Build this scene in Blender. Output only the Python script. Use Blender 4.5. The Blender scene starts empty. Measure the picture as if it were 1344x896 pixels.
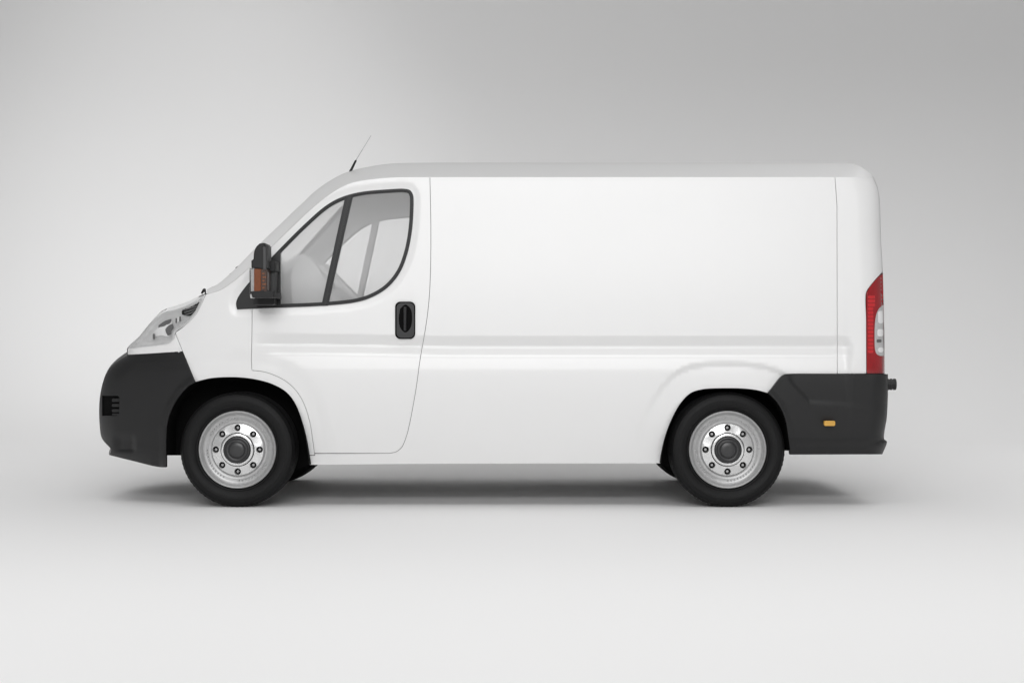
import bpy, math, random
import numpy as np
from mathutils import Vector
from mathutils.geometry import delaunay_2d_cdt
random.seed(4)
R = math.radians
sc = bpy.context.scene
COL = sc.collection

# ------------------------------------------------------------------ camera
S, D, CU, CV = 214.7, 9.3, 672.0, 448.0     # photo pixels per metre at the van's side, camera distance, photo centre
HC = 217.5 / S * (D + .05) / D              # camera height
cam = bpy.data.objects.new('camera', bpy.data.cameras.new('camera'))
COL.objects.link(cam); sc.camera = cam
cam.location = (0, -D, HC); cam.rotation_euler = (R(90), 0, 0)
cam.data.sensor_width = 36; cam.data.lens = 36 * D / (1344 / S)
cam.data.clip_end = 200

# ------------------------------------------------------------------ light
w = bpy.data.worlds.new('World'); sc.world = w; w.use_nodes = True
w.node_tree.nodes['Background'].inputs[0].default_value = (1, 1, 1, 1)
w.node_tree.nodes['Background'].inputs[1].default_value = 0.233
sc.view_settings.view_transform = 'Standard'; sc.view_settings.look = 'None'
sc.view_settings.exposure = 0; sc.view_settings.gamma = 1

def aim(o, tgt):
    d = Vector(tgt) - o.location
    o.rotation_euler = d.to_track_quat('-Z', 'Y').to_euler()

def area(name, loc, tgt, sx, sy, power, col=(1, 1, 1), spread=180):
    l = bpy.data.lights.new(name, 'AREA'); l.shape = 'RECTANGLE'
    l.size = sx; l.size_y = sy; l.energy = power; l.color = col; l.spread = R(spread)
    o = bpy.data.objects.new(name, l); COL.objects.link(o); o.location = loc; aim(o, tgt)
    return o

area('key_softbox', (0, -15.5, 7.8), (0, .6, .2), 9, 2.4, 849.0)
area('low_softbox', (0, -14.5, 4.2), (0, .6, .8), 9, 2.0, 335.9)
area('overhead_softbox', (0, -3, 7), (0, -1.5, 0), 12, 3.4, 67.0, spread=84)
area('floor_softbox', (0, -4, 7), (0, -4.5, 0), 12, 3, 45.2, spread=70)
area('backdrop_wash', (0, 5.7, 6.8), (0, 7.6, 0), 16, .8, 101.8, spread=95)
area('side_fill', (5.9, 2.0, 6.0), (5.3, 2.2, 0), 6, 5, 41, spread=70)  # added fills that brighten the floor either side of the van
area('side_fill', (-5.9, 2.0, 6.0), (-5.3, 2.2, 0), 6, 5, 36, spread=70)
def spot(name, loc, tgt, size, power):
    l = bpy.data.lights.new(name, 'SPOT'); l.energy = power; l.spot_size = R(size); l.spot_blend = 1.0; l.shadow_soft_size = .5
    o = bpy.data.objects.new(name, l); COL.objects.link(o); o.location = loc; aim(o, tgt)
spot('backdrop_spot', (-6.5, 1.2, 5.6), (-3.4, 9.8, 3.0), 70, 361.5)
spot('backdrop_spot', (-2.5, 3.5, 7.5), (-4.0, 9.8, 2.6), 60, 336.3)

# ------------------------------------------------------------------ materials
def mat(name, col, rough=.5, metal=0, coat=0, spec=.5, noise=None, bump=None, trans=None, coat_rough=.06):
    m = bpy.data.materials.new(name); m.use_nodes = True
    nt = m.node_tree; b = nt.nodes['Principled BSDF']
    b.inputs['Base Color'].default_value = (*col, 1)
    b.inputs['Roughness'].default_value = rough; b.inputs['Metallic'].default_value = metal
    b.inputs['Coat Weight'].default_value = coat; b.inputs['Coat Roughness'].default_value = coat_rough
    b.inputs['Specular IOR Level'].default_value = spec
    tc = None
    if noise or bump:
        tc = nt.nodes.new('ShaderNodeTexCoord')
    if noise:   # (scale, amount) colour and gloss variation
        n = nt.nodes.new('ShaderNodeTexNoise'); n.inputs['Scale'].default_value = noise[0]; n.inputs['Detail'].default_value = 6
        nt.links.new(tc.outputs['Object'], n.inputs['Vector'])
        mx = nt.nodes.new('ShaderNodeMix'); mx.data_type = 'RGBA'
        a = noise[1]
        mx.inputs[6].default_value = (*[c * (1 - a) for c in col], 1); mx.inputs[7].default_value = (*[min(1, c * (1 + a)) for c in col], 1)
        nt.links.new(n.outputs['Fac'], mx.inputs[0]); nt.links.new(mx.outputs[2], b.inputs['Base Color'])
        mr = nt.nodes.new('ShaderNodeMapRange'); mr.inputs['To Min'].default_value = rough * .85; mr.inputs['To Max'].default_value = min(1, rough * 1.15)
        nt.links.new(n.outputs['Fac'], mr.inputs['Value']); nt.links.new(mr.outputs[0], b.inputs['Roughness'])
    if bump:    # (scale, strength, distance)
        n = nt.nodes.new('ShaderNodeTexNoise'); n.inputs['Scale'].default_value = bump[0]; n.inputs['Detail'].default_value = 4
        nt.links.new(tc.outputs['Object'], n.inputs['Vector'])
        bp = nt.nodes.new('ShaderNodeBump'); bp.inputs['Strength'].default_value = bump[1]; bp.inputs['Distance'].default_value = bump[2]
        nt.links.new(n.outputs['Fac'], bp.inputs['Height']); nt.links.new(bp.outputs[0], b.inputs['Normal'])
    return m

def glass(name, tint, gloss_rough=.0, extra=0.0, haze=0.0):
    m = bpy.data.materials.new(name); m.use_nodes = True
    nt = m.node_tree; nt.nodes.remove(nt.nodes['Principled BSDF']); out = nt.nodes['Material Output']
    t = nt.nodes.new('ShaderNodeBsdfTransparent'); t.inputs[0].default_value = (*tint, 1)
    g = nt.nodes.new('ShaderNodeBsdfGlossy'); g.inputs['Roughness'].default_value = gloss_rough
    lw = nt.nodes.new('ShaderNodeLayerWeight'); lw.inputs['Blend'].default_value = .5
    pw = nt.nodes.new('ShaderNodeMath'); pw.operation = 'POWER'; pw.inputs[1].default_value = 5
    nt.links.new(lw.outputs['Facing'], pw.inputs[0])
    ad = nt.nodes.new('ShaderNodeMath'); ad.operation = 'MULTIPLY_ADD'; ad.inputs[1].default_value = .9; ad.inputs[2].default_value = .045 + extra; ad.use_clamp = True
    nt.links.new(pw.outputs[0], ad.inputs[0])
    mx = nt.nodes.new('ShaderNodeMixShader')
    nt.links.new(ad.outputs[0], mx.inputs[0]); nt.links.new(t.outputs[0], mx.inputs[1]); nt.links.new(g.outputs[0], mx.inputs[2])
    if haze:   # pale reflection painted in as a film on the pane
        df = nt.nodes.new('ShaderNodeBsdfDiffuse'); df.inputs[0].default_value = (.95, .95, .95, 1)
        tl_ = nt.nodes.new('ShaderNodeBsdfTranslucent'); tl_.inputs[0].default_value = (.85, .85, .85, 1)
        m1 = nt.nodes.new('ShaderNodeMixShader'); m1.inputs[0].default_value = .5
        nt.links.new(df.outputs[0], m1.inputs[1]); nt.links.new(tl_.outputs[0], m1.inputs[2])
        m2 = nt.nodes.new('ShaderNodeMixShader'); m2.inputs[0].default_value = haze
        nt.links.new(mx.outputs[0], m2.inputs[1]); nt.links.new(m1.outputs[0], m2.inputs[2]); mx = m2
    nt.links.new(mx.outputs[0], out.inputs[0])
    return m

M = {}
M['paint'] = mat('white_paint', (.80, .798, .796), .42, coat=.4, noise=(1.3, .012), coat_rough=.22)
M['plastic'] = mat('charcoal_plastic', (.0125, .0125, .013), .44, spec=.40, noise=(5, .10), bump=(900, .25, .0006))
M['black'] = mat('black_plastic', (.009, .009, .0095), .48, spec=.35, noise=(8, .1))
M['trimcoal'] = mat('handle_plastic', (.020, .020, .021), .3)
M['under'] = mat('underbody_bounce', (.30, .30, .30), .9)  # grey chosen to bounce light into the shadow beneath
M['graphite'] = mat('graphite_plastic', (.045, .045, .046), .45)
M['amberdark'] = mat('amber_brown_lens', (.045, .018, .010), .3, coat=.3)  # darker brown half of the amber lens
M['lampglint'] = mat('lamp_glint_white', (.90, .90, .90), .2, coat=1)  # white standing in for highlights on the lamp optics
M['whip'] = mat('whip_grey', (.42, .42, .42), .5)
M['hubdisc'] = mat('satin_steel', (.74, .74, .74), .26, metal=.65, noise=(18, .10), bump=(60, .06, .001))
M['void'] = mat('liner_black', (.004, .004, .004), .95, spec=.1)
M['rubber'] = mat('tyre_rubber', (.0065, .0065, .0068), .6, spec=.25, noise=(14, .2), bump=(160, .15, .001))
M['seal'] = mat('seal_rubber', (.011, .011, .012), .45, spec=.35)
M['steel'] = mat('wheel_silver', (.46, .46, .46), .42, metal=.45, noise=(55, .22), bump=(120, .08, .001))
M['bright'] = mat('polished_steel', (.80, .80, .80), .22, metal=.9, noise=(12, .06))
M['nut'] = mat('nut_metal', (.42, .42, .42), .35, metal=.9)
M['cap'] = mat('cap_plastic', (.035, .035, .036), .35)
M['trim'] = mat('interior_trim', (.86, .86, .86), .8, noise=(20, .06))
M['trimdark'] = mat('interior_dark_trim', (.12, .12, .12), .7, noise=(20, .1))
M['liner'] = mat('headliner', (.86, .86, .86), .9)
M['glass'] = glass('window_glass', (.985, .985, .985), .12, haze=.33)
M['lens'] = glass('lens_clear', (.97, .97, .97), .03, extra=.05)
M['reflector'] = mat('lamp_reflector', (.70, .70, .70), .3, metal=.2, noise=(25, .04))
M['amber'] = mat('amber_lens', (.17, .042, .007), .22, coat=.6, noise=(60, .3))
M['gold'] = mat('amber_reflector', (.62, .34, .05), .3, coat=.5, noise=(150, .15))
M['ridge'] = mat('amber_ridge', (.20, .07, .03), .25, coat=.5)
M['red'] = mat('red_lens', (.30, .006, .010), .2, coat=1, noise=(30, .2))
M['redhot'] = mat('red_lens_facet', (.56, .018, .024), .15, coat=1)
M['lampwhite'] = mat('lamp_white', (.52, .52, .52), .2, coat=1, noise=(60, .25))
M['studio'] = mat('studio_paper', (.86, .857, .855), .75, spec=.3, noise=(.35, .008))

# ------------------------------------------------------------------ shape helpers
def P(u, v, y):
    """a point of the photo (u, v) carried to depth y metres behind the van's near side"""
    k = (D + y) / D / S
    return np.stack([(u - CU) * k, np.asarray(y, float) + 0 * np.asarray(u, float), HC - (v - CV) * k], -1)

def cr(pts, step=3.0):
    """smooth open curve through pts; a third entry marks a corner"""
    out = []; segs = []; cur = [pts[0][:2]]
    for p in pts[1:]:
        cur.append(p[:2])
        if len(p) > 2: segs.append(cur); cur = [p[:2]]
    if len(cur) > 1: segs.append(cur)
    for s in segs:
        s = [np.array(q, float) for q in s]
        e = [2 * s[0] - s[1]] + s + [2 * s[-1] - s[-2]]
        for i in range(1, len(e) - 2):
            p0, p1, p2, p3 = e[i - 1:i + 3]
            t0 = 0; t1 = max(1e-6, np.linalg.norm(p1 - p0)) ** .5; t2 = t1 + max(1e-6, np.linalg.norm(p2 - p1)) ** .5
            t3 = t2 + max(1e-6, np.linalg.norm(p3 - p2)) ** .5
            n = max(1, int(np.linalg.norm(p2 - p1) / step + .5))
            for k in range(n):
                t = t1 + (t2 - t1) * k / n
                A1 = (t1 - t) / (t1 - t0) * p0 + (t - t0) / (t1 - t0) * p1
                A2 = (t2 - t) / (t2 - t1) * p1 + (t - t1) / (t2 - t1) * p2
                A3 = (t3 - t) / (t3 - t2) * p2 + (t - t2) / (t3 - t2) * p3
                B1 = (t2 - t) / (t2 - t0) * A1 + (t - t0) / (t2 - t0) * A2
                B2 = (t3 - t) / (t3 - t1) * A2 + (t - t1) / (t3 - t1) * A3
                out.append((t2 - t) / (t2 - t1) * B1 + (t - t1) / (t2 - t1) * B2)
    out.append(np.array(pts[-1][:2], float))
    return np.array(out)

def loop(*curves):
    q = np.concatenate(curves); keep = [0]
    for i in range(1, len(q)):
        if np.linalg.norm(q[i] - q[keep[-1]]) > .25: keep.append(i)
    if np.linalg.norm(q[keep[-1]] - q[0]) < .25: keep.pop()
    return q[keep]

def closed(pts, step=3.0):
    return loop(cr(list(pts) + [tuple(pts[0][:2]) + (1,)], step))

def rrect(u0, v0, u1, v1, r, n=5):
    o = []
    for cx, cy, a in ((u1 - r, v0 + r, -90), (u1 - r, v1 - r, 0), (u0 + r, v1 - r, 90), (u0 + r, v0 + r, 180)):
        for k in range(n + 1):
            t = R(a + 90 * k / n); o.append((cx + r * math.cos(t), cy + r * math.sin(t)))
    return np.array(o)

def sarea(p):
    x, y = p[:, 0], p[:, 1]; return .5 * np.sum(x * np.roll(y, -1) - np.roll(x, -1) * y)

def inset(p, d):
    if sarea(p) < 0: p = p[::-1]
    a = p - np.roll(p, 1, 0); b = np.roll(p, -1, 0) - p
    a /= np.linalg.norm(a, axis=1)[:, None] + 1e-9; b /= np.linalg.norm(b, axis=1)[:, None] + 1e-9
    na = np.stack([-a[:, 1], a[:, 0]], -1); nb = np.stack([-b[:, 1], b[:, 0]], -1)
    n = na + nb; L = np.linalg.norm(n, axis=1)[:, None] + 1e-9; n /= L
    c = np.clip(np.sum(n * na, 1), .5, 1)[:, None]
    return p + n * d / c

def inside(q, poly):
    x, y = q[:, 0][:, None], q[:, 1][:, None]
    x0, y0 = poly[:, 0][None], poly[:, 1][None]; x1, y1 = np.roll(poly[:, 0], -1)[None], np.roll(poly[:, 1], -1)[None]
    c = ((y0 > y) != (y1 > y)) & (x < (x1 - x0) * (y - y0) / np.where(y1 == y0, 1e-9, y1 - y0) + x0)
    return c.sum(1) % 2 == 1

def dist(q, line, close=False):
    """distance of points q to a polyline"""
    a = line; b = np.roll(line, -1, 0)
    if not close: a = a[:-1]; b = b[:-1]
    out = np.empty(len(q))
    for s in range(0, len(q), 4000):
        p = q[s:s + 4000, None]
        ab = (b - a)[None]; t = np.clip(np.sum((p - a[None]) * ab, -1) / (np.sum(ab * ab, -1) + 1e-12), 0, 1)
        out[s:s + 4000] = np.sqrt(np.min(np.sum((p - a[None] - ab * t[..., None]) ** 2, -1), 1))
    return out

def ss(x, a, b):
    t = np.clip((x - a) / (b - a), 0, 1); return t * t * (3 - 2 * t)

class MB:
    def __init__(s): s.v = []; s.f = []; s.n = []; s.c = 0
    def add(s, v, f, n=None):
        v = np.asarray(v, float).reshape(-1, 3)
        n = np.zeros_like(v) if n is None else np.asarray(n, float).reshape(-1, 3)
        s.v.append(v); s.n.append(n); s.f += [tuple(int(i) + s.c for i in q) for q in f]; s.c += len(v)
    def mirror(s):
        v = np.concatenate(s.v).copy(); n = np.concatenate(s.n).copy(); v[:, 1] = W - v[:, 1]; n[:, 1] *= -1
        c = s.c; s.v.append(v); s.n.append(n); s.f += [tuple(i + c for i in reversed(q)) for q in s.f]; s.c += c
    def build(s, name, m, parent=None, custom=True, angle=35):
        v = np.concatenate(s.v); n = np.concatenate(s.n)
        fs = s.f
        if custom:
            out = []
            for q in fs:
                g = np.cross(v[q[1]] - v[q[0]], v[q[2]] - v[q[0]])
                out.append(q if np.dot(g, n[q[0]] + n[q[1]] + n[q[2]]) >= 0 else q[::-1])
            fs = out
        me = bpy.data.meshes.new(name); me.from_pydata(v.tolist(), [], fs); me.update()
        me.polygons.foreach_set('use_smooth', [True] * len(me.polygons))
        if custom: me.normals_split_custom_set_from_vertices(n.tolist())
        else: me.set_sharp_from_angle(angle=R(angle))
        me.materials.append(m)
        o = bpy.data.objects.new(name, me); COL.objects.link(o)
        if parent: o.parent = parent
        return o

W = 2.0      # overall body width

def unit(a): return a / (np.linalg.norm(a, axis=-1)[..., None] + 1e-12)

def surf(q, g):
    u, v = q[:, 0], q[:, 1]; e = .35
    p = P(u, v, g(u, v))
    du = P(u + e, v, g(u + e, v)) - P(u - e, v, g(u - e, v)); dv = P(u, v + e, g(u, v + e)) - P(u, v - e, g(u, v - e))
    n = unit(np.cross(dv, du)); n[n[:, 1] > 0] *= -1
    return p, n

def tri(outer, holes, pts):
    """triangulate a photo-space polygon with holes and loose inner points"""
    vs = [tuple(p) for p in outer]; ed = [(i, (i + 1) % len(outer)) for i in range(len(outer))]
    for h in holes:
        b = len(vs); vs += [tuple(p) for p in h]; ed += [(b + i, b + (i + 1) % len(h)) for i in range(len(h))]
    vs += [tuple(p) for p in pts]
    r = delaunay_2d_cdt([Vector(p) for p in vs], ed, [], 0, 1e-5, False)
    V = np.array([(p.x, p.y) for p in r[0]]); F = [f for f in r[2]]
    c = np.array([V[list(f)].mean(0) for f in F]); k = inside(c, outer)
    for h in holes: k &= ~inside(c, h)
    return V, [f for f, t in zip(F, k) if t]

def sheet(mb, outer, g, holes=(), step=4.0, gap=.55, flange=.022, rim=True, fine=False):
    """a pressed panel: smooth skin over a photo-space outline plus a folded edge"""
    o = inset(outer, gap); hs = [inset(h, -gap) for h in holes]
    lo, hi = o.min(0), o.max(0)
    gx, gy = np.meshgrid(np.arange(lo[0] + step / 2, hi[0], step), np.arange(lo[1] + step / 2, hi[1], step))
    gx[1::2] += step / 2
    q = np.stack([gx.ravel(), gy.ravel()], -1)
    q = q[inside(q, o)]
    for h in hs: q = q[~inside(q, h)]
    for l_ in [o] + hs: q = q[dist(q, l_, True) > step * .55] if len(q) else q
    if fine:    # extra rows where the pressing is tight
        fu, fv = np.meshgrid(np.arange(lo[0] + 3, hi[0], 5.), np.arange(437.5, 472.5, 1.25))
        f_ = np.stack([fu.ravel(), fv.ravel()], -1); f_ = f_[(f_[:, 1] > lo[1]) & (f_[:, 1] < hi[1])]
        q = q[(q[:, 1] < 436.5) | (q[:, 1] > 473.5)]
        if len(f_):
            f_ = f_[inside(f_, o)]; f_ = f_[dist(f_, o, True) > 1.5] if len(f_) else f_
            q = np.concatenate([q, f_])
    V, F = tri(o, hs, q)
    p, n = surf(V, g); mb.add(p, F, n)
    if rim:
        for l_, sg in [(o, 1)] + [(h, -1) for h in hs]:
            p0, n0 = surf(l_, g)
            if sarea(l_) < 0: l_ = l_[::-1]; p0 = p0[::-1]; n0 = n0[::-1]
            t = unit(np.roll(p0, -1, 0) - np.roll(p0, 1, 0)); s_ = unit(np.cross(n0, t)) * sg
            ctr = l_.mean(0)
            k = len(l_)
            # make s_ point out of the panel
            tl = np.roll(l_, -1, 0) - np.roll(l_, 1, 0); out2 = np.stack([tl[:, 1], -tl[:, 0]], -1) * sg
            o3 = unit(np.stack([out2[:, 0], 0 * out2[:, 0], -out2[:, 1]], -1))
            fl = np.sum(s_ * o3, 1) < 0; s_[fl] *= -1
            inw = np.array([0, 1, 0.])
            r1 = p0 + s_ * .0012 + inw * .0015; r2 = r1 + inw * flange
            vv = np.concatenate([p0, r1, r1, r2]); nn = np.concatenate([n0, unit(n0 + s_), s_, s_])
            ff = []
            for i in range(k):
                j = (i + 1) % k
                ff += [(i, j, k + j, k + i), (2 * k + i, 2 * k + j, 3 * k + j, 3 * k + i)]
            mb.add(vv, ff, nn)

def loft(mb, secs, close=False):
    """grid of points [station][across][3] with normals pointing away from the body's middle"""
    a = np.asarray(secs, float); n_, m_ = a.shape[:2]
    gu = np.gradient(a, axis=0); gv = np.gradient(a, axis=1); n = unit(np.cross(gu, gv))
    c = np.array([0, W / 2, 1.1]); 
    if np.sum(n * (a - c)) < 0: n = -n
    f = [(i * m_ + j, i * m_ + j + 1, (i + 1) * m_ + j + 1, (i + 1) * m_ + j) for i in range(n_ - 1) for j in range(m_ - 1)]
    mb.add(a.reshape(-1, 3), f, n.reshape(-1, 3))

def prism(mb, poly, y0, y1, bev=.004, gpx=None):
    """solid of a photo-space outline from depth y0 (near) to y1, with a rounded near edge"""
    poly = np.asarray(poly, float)
    if sarea(poly) < 0: poly = poly[::-1]
    b = bev * S; k = len(poly)
    mid = (y0 + y1) / 2
    rings = []
    for ins, y in ((b, y0), (b * .3, y0 + bev * .3), (0, y0 + bev), (0, y1 - bev), (b * .3, y1 - bev * .3), (b, y1)):
        q = inset(poly, ins) if ins > 0 else poly
        kk = (D + mid) / D / S
        rings.append(np.stack([(q[:, 0] - CU) * kk, np.full(k, y), HC - (q[:, 1] - CV) * kk], -1))
    v = np.concatenate(rings); f = []
    for r in range(5):
        for i in range(k):
            j = (i + 1) % k; f.append((r * k + i, (r + 1) * k + i, (r + 1) * k + j, r * k + j))
    V, F = tri(inset(poly, b), [], [])
    base = len(v); q = V
    kk = (D + mid) / D / S
    near = np.stack([(q[:, 0] - CU) * kk, np.full(len(q), y0), HC - (q[:, 1] - CV) * kk], -1); far = near.copy(); far[:, 1] = y1
    ff = []
    for t in F:
        a, b_, c = near[t[0]], near[t[1]], near[t[2]]
        up = np.cross(b_ - a, c - a)[1]
        ff.append(tuple(t) if up < 0 else tuple(reversed(t)))
    mb.add(v, f); mb.add(near, ff); mb.add(far, [tuple(reversed(t)) for t in ff])

def lathe(mb, prof, cx, cz, n=96, cy=0):
    """profile of (radius, y) turned about the wheel's axle"""
    v = []; m_ = len(prof)
    for i in range(n):
        a = 2 * math.pi * i / n
        for r, y in prof: v.append((cx + r * math.cos(a), cy + y, cz + r * math.sin(a)))
    f = []
    for i in range(n):
        j = (i + 1) % n
        for k in range(m_ - 1): f.append((i * m_ + k, i * m_ + k + 1, j * m_ + k + 1, j * m_ + k))
    mb.add(v, f)

def tube(mb, p0, p1, r0, r1, n=12):
    p0, p1 = Vector(p0), Vector(p1); d = (p1 - p0).normalized(); a = d.orthogonal().normalized(); b = d.cross(a)
    v = []
    for p, r in ((p0, r0), (p1, r1)):
        for i in range(n):
            t = 2 * math.pi * i / n; v.append(p + (a * math.cos(t) + b * math.sin(t)) * r)
    f = [(i, (i + 1) % n, n + (i + 1) % n, n + i) for i in range(n)] + [tuple(range(n))[::-1], tuple(range(n, 2 * n))]
    mb.add([tuple(q) for q in v], f)

def twin(o, name=None):
    """the same part on the van's far side, mirrored"""
    c = o.copy(); COL.objects.link(c); c.scale = (1, -1, 1); c.location = (o.location.x, W - o.location.y, o.location.z)
    if name: c.name = name
    kids = [k for k in COL.objects if k.parent == o]
    for k in kids:
        d = k.copy(); COL.objects.link(d); d.parent = c
    return c

# ------------------------------------------------------------------ studio backdrop: floor sweeping up into the wall
mb = MB()
prof = [(-16, 0), (-8, 0), (-2, 0), (3, 0), (5.5, 0)]
rc = 4.5
for k in range(1, 25):
    a = R(90 * k / 24); prof.append((5.5 + rc * math.sin(a), rc * (1 - math.cos(a))))
prof += [(10, 8), (10, 14)]
xs = np.linspace(-32, 32, 50)
v = [(x, y, z) for (y, z) in prof for x in xs]; m_ = len(xs)
mb.add(v, [(i * m_ + j, i * m_ + j + 1, (i + 1) * m_ + j + 1, (i + 1) * m_ + j) for i in range(len(prof) - 1) for j in range(m_ - 1)])
bd = mb.build('backdrop', M['studio'], custom=False, angle=60)
bd['kind'] = 'structure'; bd['label'] = 'seamless pale grey studio floor sweeping up into the wall'; bd['category'] = 'backdrop'

# ------------------------------------------------------------------ van: outlines traced in photo pixels
van = bpy.data.objects.new('cargo_van', None); COL.objects.link(van); van.location = (0, W / 2, 0)
van['label'] = 'white panel van with charcoal bumpers seen side-on in a grey studio'; van['category'] = 'van'
root = bpy.data.objects.new('tmp', None)

C_PTS = [(272, 386), (290, 380), (314, 363), (348, 332), (378, 303), (405, 277.5), (426, 260), (446, 247), (462, 240.3), (493, 235.3), (514, 233.7), (547, 233.1), (621, 233), (740, 233), (860, 233), (980, 233), (1090, 233), (1112, 233.1), (1124, 233.2), (1136, 233.4), (1146.5, 235)]
S_PTS = [(271.5, 380), (285, 373.3), (305, 356.5), (337, 324), (367, 295), (394, 269.3), (416, 249), (438.4, 234), (456, 225.8), (490, 217.8), (512, 215), (545, 213.8), (620, 213.5), (740, 213.5), (860, 213.5), (980, 213.5), (1090, 213.7), (1117, 214.3), (1130, 218.3), (1139, 224.5), (1146.5, 232.5)]
F_ARCH = [(256.5, 501.4), (275.8, 496.5), (309, 495), (336, 498), (358, 504.3), (376, 514.8), (388, 531), (398.6, 563), (403.5, 590), (406, 610)]
R_ARCH = [(1008, 516), (994, 512.2), (976, 510), (944.8, 509.6), (922, 511), (906.9, 515.7), (893.5, 529), (882.3, 549), (873.4, 573.8), (868.5, 598), (867.4, 608)]
NOSE = [(207, 613), (142.3, 596.5), (133.6, 575), (131, 562), (131, 519), (141, 486), (156.8, 471.5), (166.7, 465), (166.7, 457.5), (182.5, 441.6), (193.7, 428), (206, 413.7), (215, 406.5), (231.6, 401.2), (247, 395.5), (262.5, 388)]
REAR = [(1146.5, 233), (1151, 243.6), (1153.8, 256), (1155, 275), (1156.5, 320), (1158.5, 358), (1160, 420), (1161, 487), (1161, 520)]
F_BUMP_EDGE = [(239.9, 461.5), (256.5, 501.4)]
DOOR_FRONT = [(331, 350), (330.8, 420), (330.5, 484), (331, 486, 1), (342, 487), (354, 490), (371.8, 498), (387.4, 511), (398.6, 529), (406.4, 553), (410, 575), (412.8, 594.6)]
DOOR_REAR = [(564.3, 233.2), (565.5, 300), (565, 356), (563.4, 389), (560, 420.5), (551, 474), (546, 510), (537.5, 556), (532.8, 574), (527, 587), (520, 592.5), (511.5, 594.6)]
WIN = [(311.3, 405.8), (309.8, 399), (312, 391), (330.8, 365.8), (349.5, 345.3), (367, 326.8), (400, 294), (428, 269.8), (448, 259), (472.5, 252.3), (510.6, 248.6), (531, 248), (538.5, 250), (542, 256), (542.6, 264), (540.7, 300), (534.7, 332), (524.6, 357.5), (508.6, 377), (488.5, 389.5), (468.4, 396), (430, 400.5), (380, 403), (340, 404.5)]
f_arch = cr(F_ARCH, 4); r_arch = cr(R_ARCH, 4); nose_c = cr(NOSE, 5); rear_c = cr(REAR, 8); win = closed(WIN, 3)
f_arch_ext = np.concatenate([[(219, 612), (219, 560), (227, 534), (240.5, 514)], f_arch])
r_arch_ext = np.concatenate([[(1036.8, 596), (1031, 555), (1020, 530)], r_arch])

def q2(u, v):
    u, v = np.broadcast_arrays(np.asarray(u, float), np.asarray(v, float)); return np.stack([u.ravel(), v.ravel()], -1), u.shape

def ell(d, r, depth):
    t = np.clip(1 - d / r, 0, .9995); return depth * (1 - np.sqrt(1 - t * t))

def g_side(u, v, arches=True):
    q, sh = q2(u, v); u, v = q[:, 0], q[:, 1]
    g = .058 * np.clip((490 - v) / 257, 0, 1) ** 1.7 + .112 * np.clip((v - 484) / 126, 0, 1) ** 1.35
    # pressed swage line
    wx = ss(u, 322, 372) * (1 - ss(u, 1108, 1122))
    vv = v + 3.0 * (1 - ss(u, 380, 620))
    tc = np.clip((u - 322) / 60, 0, 1)
    ln = lambda a_, b_: np.clip((vv - a_) / (b_ - a_), 0, 1)
    sm = lambda a_, b_: .75 * ln(a_, b_) + .25 * ss(vv, a_ - 1.2, b_ + 1.2)
    ret = np.where(vv > 470, np.exp(-np.clip(vv - 470, 0, 200) / 34.), 1.)
    g += wx * (.0335 * sm(440.6, 453.8) - .0036 * sm(453.8, 456.6) - .0034 * sm(465.6, 468.6) - .0265 * (1 - ret))
    # nose wraps round in plan
    g += .30 * np.clip((335 - u) / 204, 0, 1.2) ** 2.4
    dn = dist(q, nose_c)
    rr = 9 + 15 * ss(v, 380, 520)
    g += ell(dn, rr, .05 + .06 * ss(v, 400, 520))
    # rear corner
    g += ell(dist(q, rear_c), 30, .13)
    if arches:
        e = dist(q, f_arch); g += .008 * (1 - ss(e, 20, 40)) * ss(u, 215, 300)
        g += .004 * (1 - ss(e, 0, 5))
        e = dist(q, r_arch); g += (.011 + .009 * (1 - ss(v, 478, 520))) * (1 - .75 * ss(v, 505, 560)) * (1 - ss(e, 27.5, 36 + 6 * ss(v, 500, 560)))
        g += .004 * (1 - ss(e, 0, 5))
        e = dist(q, win, True); g += .007 * (1 - ss(e, 1, 11))
    return g.reshape(sh)

def g_plain(u, v): return g_side(u, v, False)

PARTS = []
def part(mb, name, m, par=None, both=True, custom=True, angle=35, label=None):
    o = mb.build(name, M[m], par, custom, angle)
    if label: o['label'] = label
    if par is None: PARTS.append((o, both))
    return o

# ---- roof with the pillars beside the windscreen
Cc = cr(C_PTS, 1e9); Sc = cr(S_PTS, 1e9)
def resamp(pts, per):
    a = np.array([p[:2] for p in pts], float); out = []
    n = len(a)
    full = []
    for i in range(n - 1):
        k = per if np.linalg.norm(a[i + 1] - a[i]) > 8 else max(2, per // 2)
        full.append(k)
    return full
counts = resamp(S_PTS, 6)
def dense(pts):
    e = [np.array(p, float) for p in pts]; e = [2 * e[0] - e[1]] + e + [2 * e[-1] - e[-2]]; out = []
    for i in range(1, len(e) - 2):
        p0, p1, p2, p3 = e[i - 1:i + 3]; n = counts[i - 1]
        d01, d12, d23 = [max(1e-6, np.linalg.norm(x)) for x in (p1 - p0, p2 - p1, p3 - p2)]
        m1 = ((p1 - p0) / d01 + (p2 - p1) / d12) / 2 * d12; m2 = ((p2 - p1) / d12 + (p3 - p2) / d23) / 2 * d12
        for k in range(n):
            t = k / n; out.append((2*t**3-3*t*t+1)*p1 + (t**3-2*t*t+t)*m1 + (-2*t**3+3*t*t)*p2 + (t**3-t*t)*m2)
    out.append(e[-2]); return np.array(out)
Cd, Sd = dense(C_PTS), dense(S_PTS)
NST = len(Cd)
def outn(curve):
    t = unit(np.gradient(curve, axis=0)); return np.stack([t[:, 1], -t[:, 0]], -1)   # left of travel
g_at_C = g_side(Cd[:, 0], Cd[:, 1])
Sn = outn(Sd)         # for travel front->rear along the top, outward is up (negative v)
Sn[Sn[:, 1] > 0] *= -1
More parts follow.
